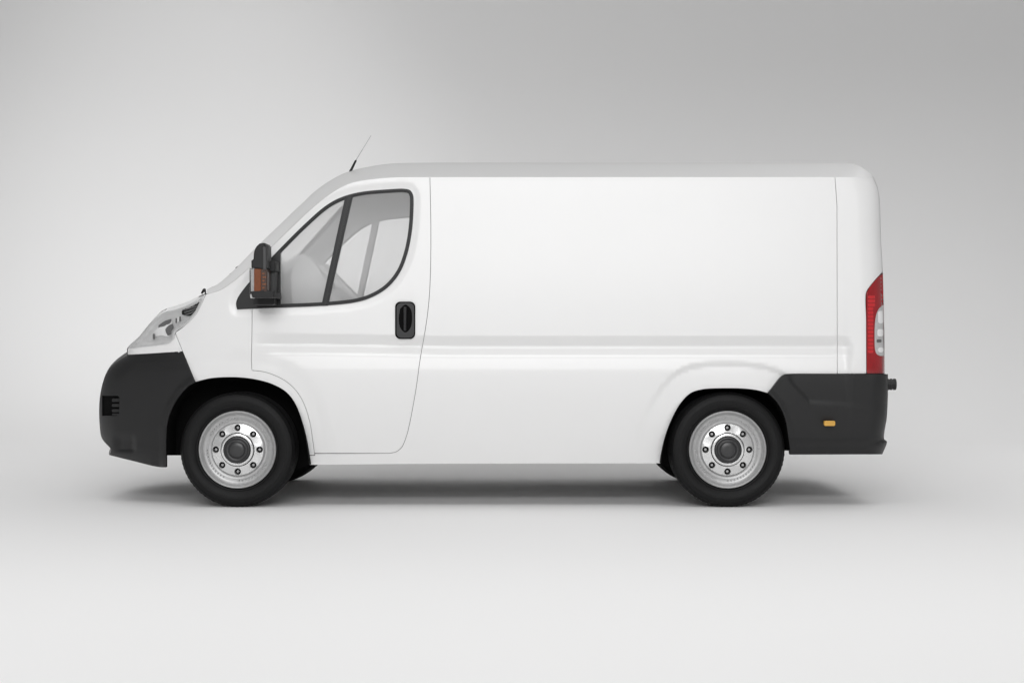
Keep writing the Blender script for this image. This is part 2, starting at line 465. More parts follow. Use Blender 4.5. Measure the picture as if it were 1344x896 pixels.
def crease_pt(i, t):
    """band between crease and silhouette: t in 0..1"""
    y0 = g_at_C[i]; ys = YS[i]
    hf = 1 - (1 - t) ** 1.2; y = y0 + (ys - y0) * t
    q = Cd[i] + (Sd[i] - Cd[i]) * hf
    return P(q[0], q[1], y)
YS = .36 - .23 * (1 - ss(Sd[:, 0], 300, 480)) - .19 * ss(Sd[:, 0], 1100, 1146)
YS = np.maximum(YS, g_at_C + .05)
BUL = .030 + .03 * (1 - ss(Sd[:, 0], 330, 470))
def cross_pt(i, y):
    p0 = P(Sd[i][0], Sd[i][1], YS[i]); t = (y - YS[i]) / (W - 2 * YS[i])
    b = BUL[i] * 4 * t * (1 - t)
    return np.array([p0[0] + Sn[i][0] * b, y, p0[2] - Sn[i][1] * b])
i0 = int(np.argmin(np.abs(Sd[:, 0] - 290))); i1 = int(np.argmin(np.abs(Sd[:, 0] - 436)))
mb = MB()
# near band, whole length, with lip next to the windscreen
sec = [[crease_pt(i, t) for t in np.linspace(0, 1, 9)] + [cross_pt(i, YS[i] + d) for d in (.02, .045, .07)] for i in range(NST)]
loft(mb, sec)
ed = np.array([s[0] for s in sec]); ed2 = ed + np.array([0, .03, 0]); 
mb.add(np.concatenate([ed, ed2]), [(i, i + 1, NST + i + 1, NST + i) for i in range(NST - 1)], np.tile([0, 0, -1.], (2 * NST, 1)))
mb.mirror()
sec = [[cross_pt(i, y) for y in np.linspace(YS[i] + .07, W - YS[i] - .07, 21)] for i in range(i1, NST)]
loft(mb, sec)
sec = [[cross_pt(i, y) for y in np.linspace(YS[i] + .07, W - YS[i] - .07, 21)] for i in range(0, i0 + 1)]
part(mb, 'roof', 'paint', both=False)
mb2 = MB(); loft(mb2, sec); part(mb2, 'windscreen_cowl', 'black', both=False)
mb = MB(); sec = [[cross_pt(i, y) + np.array([.004, 0, -.004]) for y in np.linspace(YS[i] + .066, W - YS[i] - .066, 25)] for i in range(i0, i1 + 1)]
loft(mb, sec); wscreen = part(mb, 'windscreen', 'glass', both=False)
# inner roof lining and pillar lining
mb = MB()
def inner(i, t, off=.045):
    q = Cd[i] + (Sd[i] - Cd[i]) * t + -Sn[i] * 3
    return P(q[0], q[1], g_at_C[i] + (YS[i] - g_at_C[i]) * max(t, 0) + off)
lim = int(np.argmin(np.abs(Sd[:, 0] - 575)))
sec = [[inner(i, t) for t in (-.25, 0, .5, .9)] for i in range(2, lim)]
loft(mb, sec); mb.n[-1] *= -1; mb.mirror()
sec = [[cross_pt(i, y) - np.array([0, 0, .035]) for y in np.linspace(YS[i] + .04, W - YS[i] - .04, 9)] for i in range(i1, lim)]
loft(mb, sec); mb.n[-1] *= -1
part(mb, 'headliner', 'liner', both=False)

# ---- side panels
def C_between(ua, ub):
    k = (Cd[:, 0] > min(ua, ub)) & (Cd[:, 0] < max(ua, ub))
    f = lambda u: np.array([u, np.interp(u, Cd[:, 0], Cd[:, 1])])
    a, b = sorted((ua, ub)); c = np.concatenate([[f(a)], Cd[k], [f(b)]]); c[:, 1] -= .75 * ss(c[:, 0], 380, 520) + .1
    return c if ua < ub else c[::-1]
door_front = cr(DOOR_FRONT, 3); door_rear = cr(DOOR_REAR, 3)
HEAD_EDGE = [(269.8, 386), (264.4, 399.5), (255.8, 414), (243.5, 426.5), (230, 436.3)]
head_edge = cr(HEAD_EDGE, 3)
def dens(line, st=3.):
    out = []
    for a, b in zip(line[:-1], line[1:]):
        a, b = np.array(a, float), np.array(b, float); n = max(1, int(np.linalg.norm(b - a) / st))
        out += [a + (b - a) * k / n for k in range(n)]
    out.append(np.array(line[-1], float)); return np.array(out)

# front wing
fen = loop(C_between(273, 331), door_front[1:], dens([(413.5, 597), (404.6, 597)]), f_arch[f_arch[:, 1] < 597][::-1], dens([(256.5, 501.4), (239.9, 461.5), (230, 436.8)]), head_edge[::-1])
# door_front runs (331,350) .. (412.8,594.6)
mb = MB(); sheet(mb, fen, g_side, step=3.2, fine=True); part(mb, 'front_wing', 'paint')
# cab door with window opening
door = loop(C_between(331, 564.3), door_rear, dens([(511.5, 594.6), (412.8, 594.6)]), door_front[::-1])
mb = MB(); sheet(mb, door, g_side, holes=[inset(win, 1.2)], step=3.4, fine=True); door_o = part(mb, 'front_door', 'paint')
# cargo side
seam_rear = dens([(1096, 233.1), (1098.6, 270), (1099, 490.5)], 4)
bump_top = cr([(1099, 490.5), (1034, 490.8), (1029, 491.6), (1024, 495), (1008, 516)], 3)
cargo = loop(C_between(564.3, 1096), seam_rear, bump_top, r_arch, dens([(867.4, 608), (700, 608.2), (560, 608.6), (406, 610), (405, 597), (413.5, 597)], 4), dens([(413.5, 594.8), (511.5, 594.8)], 3), door_rear[::-1])
cargo = loop(C_between(564.3, 1096), seam_rear, bump_top, r_arch, dens([(867.4, 608), (700, 608.2), (560, 608.6), (406, 610), (404.8, 597.2), (413.0, 597.2), (413, 595)], 4), door_rear[::-1])
mb = MB(); sheet(mb, cargo, g_side, step=4.0, fine=True); part(mb, 'cargo_side', 'paint')
# rear corner panel
rear_b = [p + np.array([.3, 0]) for p in rear_c if p[1] < 357]
rq = loop(C_between(1096, 1146), np.array(rear_b), cr([(1158.5, 357), (1150, 366), (1141, 377), (1137, 384), (1137, 420), (1137.3, 490.3)], 3), dens([(1137.3, 490.3), (1099, 490.5)]), seam_rear[::-1])
mb = MB(); sheet(mb, rq, g_side, step=3.0, fine=True); part(mb, 'rear_corner_panel', 'paint')
# dark backing added inside the panel gaps, standing in for their shade
def ribbon(mb, line, off=.02, half=3.0):
    t = unit(np.gradient(line, axis=0)); n = np.stack([-t[:, 1], t[:, 0]], -1)
    a, b = line + n * half, line - n * half
    pa = P(a[:, 0], a[:, 1], g_side(line[:, 0], line[:, 1]) + off); pb = P(b[:, 0], b[:, 1], g_side(line[:, 0], line[:, 1]) + off)
    k = len(line); mb.add(np.concatenate([pa, pb]), [(i, i + 1, k + i + 1, k + i) for i in range(k - 1)], np.tile([0, -1., 0], (2 * k, 1)))
for ln in (door_front, door_rear, seam_rear, dens([(513, 594.8), (409, 594.8)]), dens([(230, 436.8), (239.9, 461.5), (256, 500)]), bump_top):
    mb = MB(); ribbon(mb, ln); part(mb, 'panel_gap_dark', 'seal')

# ---- cross panels: bonnet, nose, rear doors
def cross(mb, line, bul, ysadd=0, n=21, gf=g_plain, lim=(0., 1.)):
    t = unit(np.gradient(line, axis=0)); nn = np.stack([t[:, 1], -t[:, 0]], -1)
    c = np.array([650., 430.]); 
    if np.sum(nn * (line - c)) < 0: nn = -nn
    secs = []
    ys = gf(line[:, 0], line[:, 1])
    for i, q in enumerate(line):
        y0 = ys[i] + ysadd; p0 = P(q[0], q[1], y0); r = []
        for y in y0 + (W - 2 * y0) * np.linspace(lim[0], lim[1], n):
            tt = (y - y0) / (W - 2 * y0); b = bul * 4 * tt * (1 - tt)
            r.append((p0[0] + nn[i][0] * b, y, p0[2] - nn[i][1] * b))
        secs.append(r)
    loft(mb, secs)
noseline = cr(NOSE, 3)
k_bot = int(np.argmin(np.linalg.norm(noseline - (166.7, 464.5), axis=1))); k_hood = int(np.argmin(np.linalg.norm(noseline - (206, 413.7), axis=1)))
mb = MB(); cross(mb, noseline[k_bot:k_hood + 1], .07); part(mb, 'front_grille_panel', 'paint', both=False)
mb = MB(); cross(mb, np.concatenate([noseline[k_hood:], [(266.5, 386)]]), .04)
# thin edge of the bonnet seen above the headlight
bon_top = noseline[(noseline[:, 1] < 424) & (noseline[:, 1] > 388.2)]
sheet(mb, loop(bon_top, (bon_top + np.stack([.3 + 1.2 * ss(bon_top[:, 0], 195, 225), .4 + 3.4 * ss(bon_top[:, 0], 195, 225) * (1 - ss(bon_top[:, 0], 250, 263))], -1))[::-1]), g_side, step=3, gap=0, flange=.02)
part(mb, 'bonnet', 'paint', both=False)
mb = MB(); cross(mb, rear_c[rear_c[:, 1] < 500], .02, lim=(0., .4965)); part(mb, 'rear_door', 'paint', both=False)
mb = MB(); cross(mb, rear_c[rear_c[:, 1] < 500], .02, lim=(.5035, 1.)); part(mb, 'rear_door', 'paint', both=False)
mb = MB(); cross(mb, rear_c[rear_c[:, 1] < 500] + np.array([-3., 0]), .02, lim=(.48, .52), n=5); part(mb, 'rear_door_seal', 'seal', both=False)

# ---- front bumper
fb = loop(dens([(167.2, 466.3), (200, 464), (239.4, 461.9), (256, 501.6)]), cr([(256, 501.6), (248, 506), (240.5, 513.7), (233, 523), (227, 534), (222, 546), (219.3, 558.3), (218.2, 575), (218.2, 613)], 3), cr([(218.2, 613), (207, 612.6), (175, 605), (143, 597)], 3), cr([(143, 597), (145.5, 590), (134, 575), (131.4, 563), (131.4, 519), (141.5, 486), (157, 472), (167.2, 466.3)], 3))
grille = loop(dens([(134, 519.2), (154.5, 519.2), (156.5, 521), (156, 544), (152, 545.3), (134, 545.3)], 3))
def g_fb(u, v):
    q, sh = q2(u, v); g = g_side(q[:, 0], q[:, 1], False) - .012
    v_ = q[:, 1]; u_ = q[:, 0]
    g += .010 * (1 - ss(v_, 463, 476)) + .02 * ss(v_, 560, 612)
    g += .014 * ss(v_, 566, 572) * ss(u_, 165, 150) if False else 0
    # scooped lower corner
    g += .030 * ss(v_, 566, 580) * (1 - ss(u_, 172, 180)) * ss(u_, 146, 160) * (1 - ss(v_, 588, 595))
    g -= .010 * (1 - ss(dist(q, f_arch_ext), 3, 12))
    return g.reshape(sh)
mb = MB(); sheet(mb, fb, g_fb, holes=[grille], step=2.6, gap=.3, flange=.03)
mb.mirror()
lowline = cr([(143, 597), (145.5, 590), (134, 575), (131.4, 563), (131.4, 519), (141.5, 486), (157, 472), (167.2, 466.3)], 3)
cross(mb, lowline, .085, gf=g_fb)
fbump = part(mb, 'front_bumper', 'plastic', both=False)
# bumper side intake with louvres
mb = MB(); sheet(mb, inset(grille, -2), lambda u, v: g_fb(u, v) + .03, step=3, gap=0, rim=False); part(mb, 'intake_recess', 'void', fbump)
for k, (va, vb) in enumerate(((523, 527), (530, 533.5), (537, 540.5), (542.5, 544.5))):
    mb = MB(); sheet(mb, rrect(147, va, 156, vb, 1.2, 3), lambda u, v: g_fb(u, v) + .006, step=2, gap=0, flange=.02); part(mb, 'louvre', 'plastic', fbump)

# ---- rear bumper
rb_line = cr([(1165.5, 491), (1165.3, 520), (1164, 547), (1160.5, 576), (1164, 579), (1158, 596)], 3)
def g_rb(u, v):
    q, sh = q2(u, v); u_, v_ = q[:, 0], q[:, 1]
    g = g_side(np.minimum(u_, 1120), v_, False) - .018
    g += ell(dist(q, rb_line), 22, .12)
    # raised panel below a diagonal shoulder
    s = np.where(u_ < 1062, (v_ - 500) - (u_ - 1037) * 1.05, v_ - 527 - (u_ - 1062) * .07)
    g += .008 * (1 - ss(s, -5, 5)) * ss(u_, 1030, 1042) * (1 - .7 * ss(u_, 1065, 1150))
    g += .008 * ss(v_, 574, 580) + .01 * ss(v_, 584, 597)
    g -= .008 * (1 - ss(dist(q, r_arch_ext), 2, 10))
    return g.reshape(sh)
rbp = loop(cr([(1034, 490.9), (1060, 490.6), (1100, 490.5), (1165.5, 491)], 4), rb_line, dens([(1158, 596), (1037, 596.4)]), dens([(1037, 596.4), (1036.6, 590)]), cr([(1036.6, 590), (1034.5, 572), (1030.5, 549), (1021, 529), (1008.3, 515.5)], 3), cr([(1008.3, 515.5), (1016, 505.5), (1024, 495.4), (1028.5, 492), (1034, 490.9)], 3))
mb = MB(); sheet(mb, rbp, g_rb, step=3.0, gap=.3, flange=.04); mb.mirror(); cross(mb, rb_line, .02, gf=g_rb)
# flat top ledge of the bumper
p = P(np.array([1120., 1165.5]), np.array([491., 491.]), np.array([.02, .12]))
rbump = part(mb, 'rear_bumper', 'plastic', both=False)
mb = MB(); prism(mb, rrect(1081, 551.8, 1095.6, 558.6, 2), -.014, .02, .002); rf = part(mb, 'side_reflector', 'gold', rbump); 
# rubber buffer poking out behind the bumper
mb = MB()
for k in range(5):
    x0 = P(1163.5 + k * 2.3, 504, .25)[0]; c = P(1164, 504.2, .25)
    r = .036 if k % 2 == 0 else .032
    tube(mb, (x0, .25, c[2]), (x0 + .012, .25, c[2]), r, r, 24)
part(mb, 'rear_buffer', 'plastic', custom=False)

# ---- tail lamp
tl = loop(cr([(1158.8, 358.5), (1150, 366.5), (1141.3, 377.5), (1137.6, 384.5, 1), (1137.6, 430), (1138, 490)], 3), dens([(1138, 490), (1161, 490)]), dens([(1161.0, 490), (1160.6, 440), (1159.6, 400), (1158.8, 358.5)]))
ins = cr([(1160, 399.5), (1154.5, 404), (1150.5, 412), (1148.4, 426), (1148, 445), (1148.6, 458), (1150.5, 464), (1154.5, 466.7), (1160.8, 467)], 2.5)
g_tl = lambda u, v: g_side(u, v, False) - .007
mb = MB(); sheet(mb, loop(tl[:0].reshape(0, 2), cr([(1158.8, 358.5), (1150, 366.5), (1141.3, 377.5), (1137.6, 384.5, 1), (1137.6, 430), (1138, 490)], 3), dens([(1138, 490), (1161, 490), (1160.9, 467.3)]), ins[::-1], dens([(1160, 399), (1158.8, 358.5)])), g_tl, step=2.5, gap=.3, flange=.03)
tail = part(mb, 'tail_lamp', 'red', both=False)
def strip_y(line, y1, gf):     # carry a lamp round the corner on to the rear face
    mbx = MB(); ys = gf(line[:, 0], line[:, 1]); a = P(line[:, 0], line[:, 1], ys); b = a.copy(); b[:, 1] = y1; b[:, 0] += .004
    k = len(line); mbx.add(np.concatenate([a, b]), [(i, i + 1, k + i + 1, k + i) for i in range(k - 1)], np.tile([1., 0, 0], (2 * k, 1))); return mbx
o = part(strip_y(dens([(1158.8, 358.5), (1159.8, 400), (1160.7, 440), (1161, 490)]), .23, g_tl), 'rear_lens', 'red', tail)
insp = loop(ins, dens([(1160.8, 467), (1160.4, 440), (1159.9, 399.5)]))
mb = MB(); sheet(mb, insp, lambda u, v: g_tl(u, v) + .004, step=2.2, gap=.3, flange=.02); part(mb, 'clear_insert', 'lampwhite', tail)
for va, vb, ua in ((408, 424, 1153), (432, 441, 1152), (456, 462, 1153)):
    mb = MB(); sheet(mb, rrect(ua, va, 1159.5, vb, 2.5, 4), lambda u, v: g_tl(u, v) - .001, step=2, gap=0, flange=.006); part(mb, 'bulb_reflector', 'lampglint', tail)
mb = MB(); sheet(mb, rrect(1151, 445.5, 1157, 449, 1.2, 3), lambda u, v: g_tl(u, v) - .002, step=2, gap=0, flange=.006); part(mb, 'bulb_socket', 'trimdark', tail)
for k in range(15):
    va = 388 + k * 5.1
    mb = MB(); sheet(mb, rrect(1139.6, va, 1146.2 if va > 400 else 1148.5, va + 3.6, .9, 3), lambda u, v: g_tl(u, v) - .003, step=2, gap=0, flange=.006); part(mb, 'lens_facet', 'redhot', tail)
PARTS[-1] = (tail, True)

# ---- headlamp
hl_top = noseline[(noseline[:, 1] < 456) & (noseline[:, 1] > 388.2)]
hl_off = np.stack([.5 + 1.2 * ss(hl_top[:, 0], 195, 225), .7 + 3.2 * ss(hl_top[:, 0], 195, 225) * (1 - ss(hl_top[:, 0], 250, 263))], -1)
hl = loop(hl_top + hl_off, cr([(264, 389), (268.8, 387, 1), (264, 399.5), (255.4, 414), (243.2, 426.3), (229.6, 436), (228, 444), (222, 449.5), (205, 453), (180, 455.5), (168.5, 456.5)], 2.5))
g_hl = lambda u, v: g_side(u, v, False) - .003
mb = MB(); sheet(mb, hl, g_hl, step=3, gap=.2, rim=False); head = part(mb, 'headlamp', 'lens', both=True)
strip = loop(dens([(167.2, 457.2), (180, 456), (205, 453.6), (222, 450.2), (228.5, 444.6), (229.8, 437.4), (239.3, 461), (200, 463.6), (167.4, 465.4)], 3))
mb = MB(); sheet(mb, strip, g_side, step=2.6, gap=.3); part(mb, 'headlamp_lower_trim', 'paint')
def ring_in(n, s=1.): return inset(hl, n)
mb = MB(); sheet(mb, inset(hl, -.5), lambda u, v: g_hl(u, v) + .030 * ss(dist(q2(u, v)[0], hl, True), 0, 6).reshape(np.shape(u)) + .004 + .004 * np.sin(np.asarray(u) * .16 + np.asarray(v) * .1), step=3, gap=0, rim=False); part(mb, 'reflector_bowl', 'reflector', head)
mb = MB(); sheet(mb, closed([(238.5, 409.5, 1), (240, 405.2, 1), (250, 401.2), (258, 398), (263.6, 395.6, 1), (260, 404.5), (255.4, 413.2, 1), (247, 414.2), (239, 412.6, 1)], 2), lambda u, v: g_hl(u, v) + .020, step=2.2, gap=0, flange=.015); part(mb, 'indicator_housing', 'void', head)
for k in range(3):
    mb = MB(); a = 403.2 + k * 3.2; sheet(mb, closed([(241 + k, a + 3, 1), (252, a - .2), (259.5 - k * 2, a - 2.6, 1), (259 - k * 2, a - 1.7, 1), (252, a + .8), (241 + k, a + 4, 1)], 2), lambda u, v: g_hl(u, v) + .016, step=2, gap=0, flange=.004); part(mb, 'housing_fin', 'trimdark', head)
mb = MB(); sheet(mb, closed([(208, 427, 1), (216, 421.5), (224.3, 418.7, 1), (223.5, 423), (216, 427.5), (208, 430.3, 1)], 2), lambda u, v: g_hl(u, v) + .022, step=2, gap=0, flange=.01); part(mb, 'lamp_brow', 'trimdark', head)
mb = MB(); sheet(mb, closed([(201, 437), (207, 430.5), (216, 428), (226, 421.5), (229, 427), (227.5, 436), (221, 441), (211, 440), (203, 441)], 2), lambda u, v: g_hl(u, v) + .018 + .00022 * (np.asarray(u) - 214) ** 2 * .6, step=2, gap=0, flange=.012); part(mb, 'lamp_projector', 'lampglint', head)
mb = MB(); sheet(mb, closed([(217, 432, 1), (221, 427.5), (226, 425, 1), (227.3, 430), (224, 434), (224, 438), (220, 440, 1), (218, 436)], 2), lambda u, v: g_hl(u, v) + .012, step=2, gap=0, flange=.008); part(mb, 'bulb_shade', 'trimdark', head)
mb = MB(); sheet(mb, rrect(200.6, 438, 202.6, 445, .9, 3), lambda u, v: g_hl(u, v) + .016, step=2, gap=0, flange=.008); part(mb, 'bulb_clip', 'trimdark', head)
for k in range(3):
    mb = MB(); sheet(mb, rrect(230.5 + k * 2.6, 417.5 - k * 1.1, 231.7 + k * 2.6, 423.5 - k * 1.1, .5, 3), lambda u, v: g_hl(u, v) + .010, step=2, gap=0, flange=.006); part(mb, 'reflector_rib', 'lampglint' if k % 2 else 'trimdark', head)
mb = MB(); sheet(mb, closed([(236, 424, 1), (243, 417.5), (255, 414.6, 1), (250, 420), (243, 425.5), (233, 432, 1)], 2), lambda u, v: g_hl(u, v) + .014, step=2.2, gap=0, flange=.01); part(mb, 'side_reflector_panel', 'lampwhite', head)
# wiper stalk and cowl end above the headlamp
mb = MB(); a = P(264.5, 385, .16); b = P(268.2, 380.2, .16); tube(mb, a, b, .006, .010, 10); c = P(265.5, 396, .1); tube(mb, P(269.8, 384, .12), c, .004, .003, 8); tube(mb, b, P(269.8, 384, .12), .010, .004, 8); part(mb, 'cowl_end_clip', 'black', custom=False)

# ---- door glazing
def g_gl(u, v): return g_side(u, v, False) + .007
def seal_off(d): return lambda u, v: g_side(u, v, False) + d
w_in = inset(win, 4.3)
sail = closed([(312.3, 405, 1), (310.8, 399), (313, 391.3), (331.5, 366.5), (350, 346.2), (367.5, 328, 1), (368, 403, 1), (340, 404.2)], 3)
mb = MB(); sheet(mb, win, seal_off(-.003), holes=[inset(win, 2.6)], step=3, gap=.1, flange=.02); frame = part(mb, 'window_frame', 'seal', door_o)
mb = MB(); sheet(mb, inset(win, 2.3), seal_off(.003), holes=[inset(win, 4.4)], step=3, gap=.1, flange=.02); part(mb, 'window_seal', 'seal', door_o)
mb = MB(); sheet(mb, inset(win, 3), g_gl, step=5, gap=0, rim=False)
# glass pane split at the divider bar
DIV_L = np.array([(451.8, 262.), (422., 401.)]); DIV_R = np.array([(463.2, 257.), (430., 400.5)])
wi = inset(win, 3.2)
def clip_side(poly, a, b, keep):
    s = (b[0] - a[0]) * (poly[:, 1] - a[1]) - (b[1] - a[1]) * (poly[:, 0] - a[0]); out = []
    n = len(poly)
    for i in range(n):
        j = (i + 1) % n
        if s[i] * keep >= 0: out.append(poly[i])
        if s[i] * s[j] < 0: out.append(poly[i] + (poly[j] - poly[i]) * s[i] / (s[i] - s[j]))
    return np.array(out)
mid = (DIV_L + DIV_R) / 2
q1 = clip_side(wi, mid[0], mid[1], 1); q2_ = clip_side(wi, mid[0], mid[1], -1)
if q1[:, 0].mean() > q2_[:, 0].mean(): q1, q2_ = q2_, q1
q1 = clip_side(q1, np.array([366., 300.]), np.array([366., 420.]), -1)
mb = MB(); sheet(mb, q1, g_gl, step=6, gap=.2, rim=False); part(mb, 'quarter_glass', 'glass', door_o)
mb = MB(); sheet(mb, q2_, g_gl, step=6, gap=.2, rim=False); part(mb, 'window_glass', 'glass', door_o)
bar = loop(dens([(453, 258.5), (464, 255.5), (462, 262), (430.3, 401), (421.6, 401.5)], 3))
mb = MB(); sheet(mb, bar, seal_off(.0), step=3, gap=.2, flange=.03)
dbar = part(mb, 'divider_bar', 'seal', door_o)
mb = MB(); sheet(mb, loop(dens([(457, 258), (459.6, 257.6), (427.2, 400.6), (424.8, 400.8)], 3)), seal_off(-.004), step=3, gap=0, flange=.004); part(mb, 'divider_rib', 'plastic', door_o)
mb = MB(); sheet(mb, sail, seal_off(-.006), step=3, gap=.2, flange=.03); part(mb, 'mirror_base_panel', 'plastic', door_o)
mb = MB(); sheet(mb, inset(win, -7), seal_off(.034), holes=[inset(win, 3.4)], step=4, gap=0, flange=.004); part(mb, 'frame_trim', 'trim', door_o)
mb = MB(); sheet(mb, loop(dens([(453.6, 259.5), (463.4, 256.5), (461.4, 262), (429.8, 400.8), (422.2, 401.2)], 3)), seal_off(.036), step=3, gap=.2, flange=.004); part(mb, 'divider_trim', 'trim', door_o)
# door handle
mb = MB(); prism(mb, rrect(518.8, 395.8, 545.2, 444.8, 7, 7), g_side(532., 420.).item() - .010, g_side(532., 420.).item() + .03, .004); hnd = part(mb, 'door_handle', 'void', door_o, custom=False)
yh = g_side(532., 420.).item()
mb = MB()
oo = rrect(520.6, 397.6, 543.4, 443, 6.2, 7); ho = closed([(525, 405), (532, 399.5), (539, 405), (541, 418), (538.5, 431), (532, 436.5), (525.5, 431), (523.2, 418)], 2)
sheet(mb, oo, lambda u, v: yh - .0125 + 0 * np.asarray(u) + .006 * ss(dist(q2(u, v)[0], oo, True), 3, 0).reshape(np.shape(u)) if False else yh - .0125 + 0 * np.asarray(u, float), holes=[ho], step=2, gap=0, flange=.006)
part(mb, 'handle_surround', 'trimcoal', door_o)
mb = MB(); tube(mb, P(531.5, 402.5, yh - .013), P(531.5, 434, yh - .008), .011, .009, 16); part(mb, 'handle_grip', 'trimcoal', door_o, custom=False)
# interior card of the door, light grey, behind the mirror base
mb = MB(); sheet(mb, closed([(316, 404, 1), (315, 392), (333, 369), (352, 349), (369, 332, 1), (369, 405, 1)], 3), lambda u, v: g_side(u, v, False) + .05, step=5, gap=0, flange=.01)
sheet(mb, loop(dens([(325, 408), (555, 400), (550, 470), (530, 585), (415, 585), (400, 520), (335, 485)], 6)), lambda u, v: g_side(u, v, False) + .06, step=9, gap=0, flange=.01)
part(mb, 'door_card', 'trim', door_o)

# ---- door mirror, seen edge-on, standing out from the door
mb = MB()
prism(mb, closed([(344, 321, 1), (350.5, 320.2), (351.8, 323), (352, 354.5, 1), (333.6, 352.5, 1), (333.4, 343.5, 1), (336.2, 341, 1), (337.2, 331), (340, 325)], 2.), -.30, -.10, .006)
mirror = part(mb, 'door_mirror', 'black', custom=False)
def mpart(poly, y0, y1, nm, m, bev=.003):
    mb = MB(); prism(mb, poly, y0, y1, bev); return part(mb, nm, m, mirror, custom=False)
mpart(rrect(345.4, 324, 349.6, 354, 1.5, 3), -.304, -.28, 'mirror_shell_rib', 'graphite')
mpart(rrect(350.5, 343, 364, 357, 2, 3), -.16, .02, 'upper_arm', 'black')
mpart(rrect(352, 356.5, 362.8, 385, .8, 2), -.12, .01, 'mirror_bracket', 'graphite')
mpart(rrect(336.4, 353.5, 345.6, 383, 1.2, 3), -.296, -.13, 'indicator_lens', 'amber')
mpart(rrect(345.2, 353.5, 352.4, 383, 1.2, 3), -.294, -.13, 'indicator_brown_half', 'amberdark')
mpart(rrect(330.2, 352.5, 336.4, 388.6, 1, 2), -.29, -.14, 'clear_lens', 'lens')
mpart(rrect(331.2, 354, 336.2, 386, 1, 2), -.27, -.16, 'clear_lens_backing', 'lampwhite')
for k in range(5): mpart(rrect(344.6, 358 + k * 4.6, 347.6 + (k % 2) * 2, 360.3 + k * 4.6, .5, 2), -.301, -.28, 'lens_ridge', 'ridge', .001)
mpart(rrect(348.5, 357, 352.6, 383, .6, 2), -.298, -.16, 'lens_end_strip', 'amberdark')
mpart(closed([(334.5, 383.5, 1), (352, 382, 1), (364, 383.5, 1), (364.5, 391.5, 1), (337, 391.5, 1)], 3), -.297, .01, 'lower_arm', 'black')
mpart(rrect(334.5, 391, 362, 400.5, 2, 3), -.12, .012, 'mirror_foot', 'plastic')
mpart(rrect(329.8, 386, 335.2, 391.4, 1, 2), -.285, -.2, 'lens_clip', 'lampwhite')
mpart(rrect(350.8, 322.5, 353.2, 352, .6, 2), -.285, -.115, 'mirror_glass', 'graphite', .001)

# ---- cabin seen through the glass
mb = MB(); prism(mb, closed([(330, 440, 1), (300, 410), (330, 380), (360, 362), (385, 352), (400, 344), (412, 340), (420, 344, 1), (440, 365), (462, 388), (470, 400), (468, 440, 1)], 3), .50, 1.72, .02)
part(mb, 'dashboard', 'trim', both=False, custom=False, angle=50)
mb = MB(); c = P(449, 376, .55); n_ = 40
ax = Vector((.72, 0, -.70)).normalized(); bx_ = Vector((0, 1, 0)); rr_ = .185
ring = [Vector(c) + ax * rr_ * math.cos(2 * math.pi * i / n_) + bx_ * (rr_ * math.sin(2 * math.pi * i / n_)) for i in range(n_)]
for i in range(n_): tube(mb, ring[i], ring[(i + 1) % n_], .014, .014, 8)
for a in (0, 2.1, 4.2):
    tube(mb, Vector(c) + Vector((-.03, 0, -.03)), Vector(c) + ax * rr_ * math.cos(a) + bx_ * rr_ * math.sin(a), .02, .014, 8)
tube(mb, Vector(c), Vector(c) + Vector((-.16, 0, -.17)), .03, .03, 10)
part(mb, 'steering_wheel', 'trim', both=False, custom=False)
mb = MB(); sheet(mb, closed([(368, 403, 1), (368, 366, 1), (376, 357), (383.5, 351, 1), (381.6, 362), (382, 380), (384, 403, 1)], 3), lambda u, v: g_side(u, v, False) + .055, step=3, gap=0, flange=.004); part(mb, 'pillar_trim', 'trimdark', both=False)
mb = MB(); prism(mb, loop(dens([(590, 262), (598, 262), (598, 590), (590, 590)], 20)), .2, W - .2, .003); part(mb, 'bulkhead', 'trim', both=False, custom=False)
# two wiper arms lying on the windscreen
for yy in (.62, 1.45):
    mb = MB(); k0 = i0 + 1; k1 = i0 + 9
    a = cross_pt(k0, yy) + np.array([-.01, 0, .02]); b = cross_pt(k1, yy + .28) + np.array([-.012, 0, .012]); tube(mb, a, b, .008, .005, 8)
    a2 = cross_pt(k0 + 4, yy - .15) + np.array([-.012, 0, .012]); b2 = cross_pt(k1 + 1, yy + .35) + np.array([-.012, 0, .012]); tube(mb, a2, b2, .005, .005, 6)
    part(mb, 'wiper', 'black', both=False, custom=False)

# ---- aerial
mb = MB(); i_a = int(np.argmin(np.abs(Sd[:, 0] - 460)))
a = P(459.5, 226, .35); b = P(467.2, 210.5, .35); c = P(487, 178, .35)
tube(mb, a, b, .0085, .0065, 12); aer = part(mb, 'aerial', 'black', both=False, custom=False)
mb = MB(); tube(mb, b, c, .0028, .0014, 8); part(mb, 'aerial_whip', 'whip', aer, custom=False)

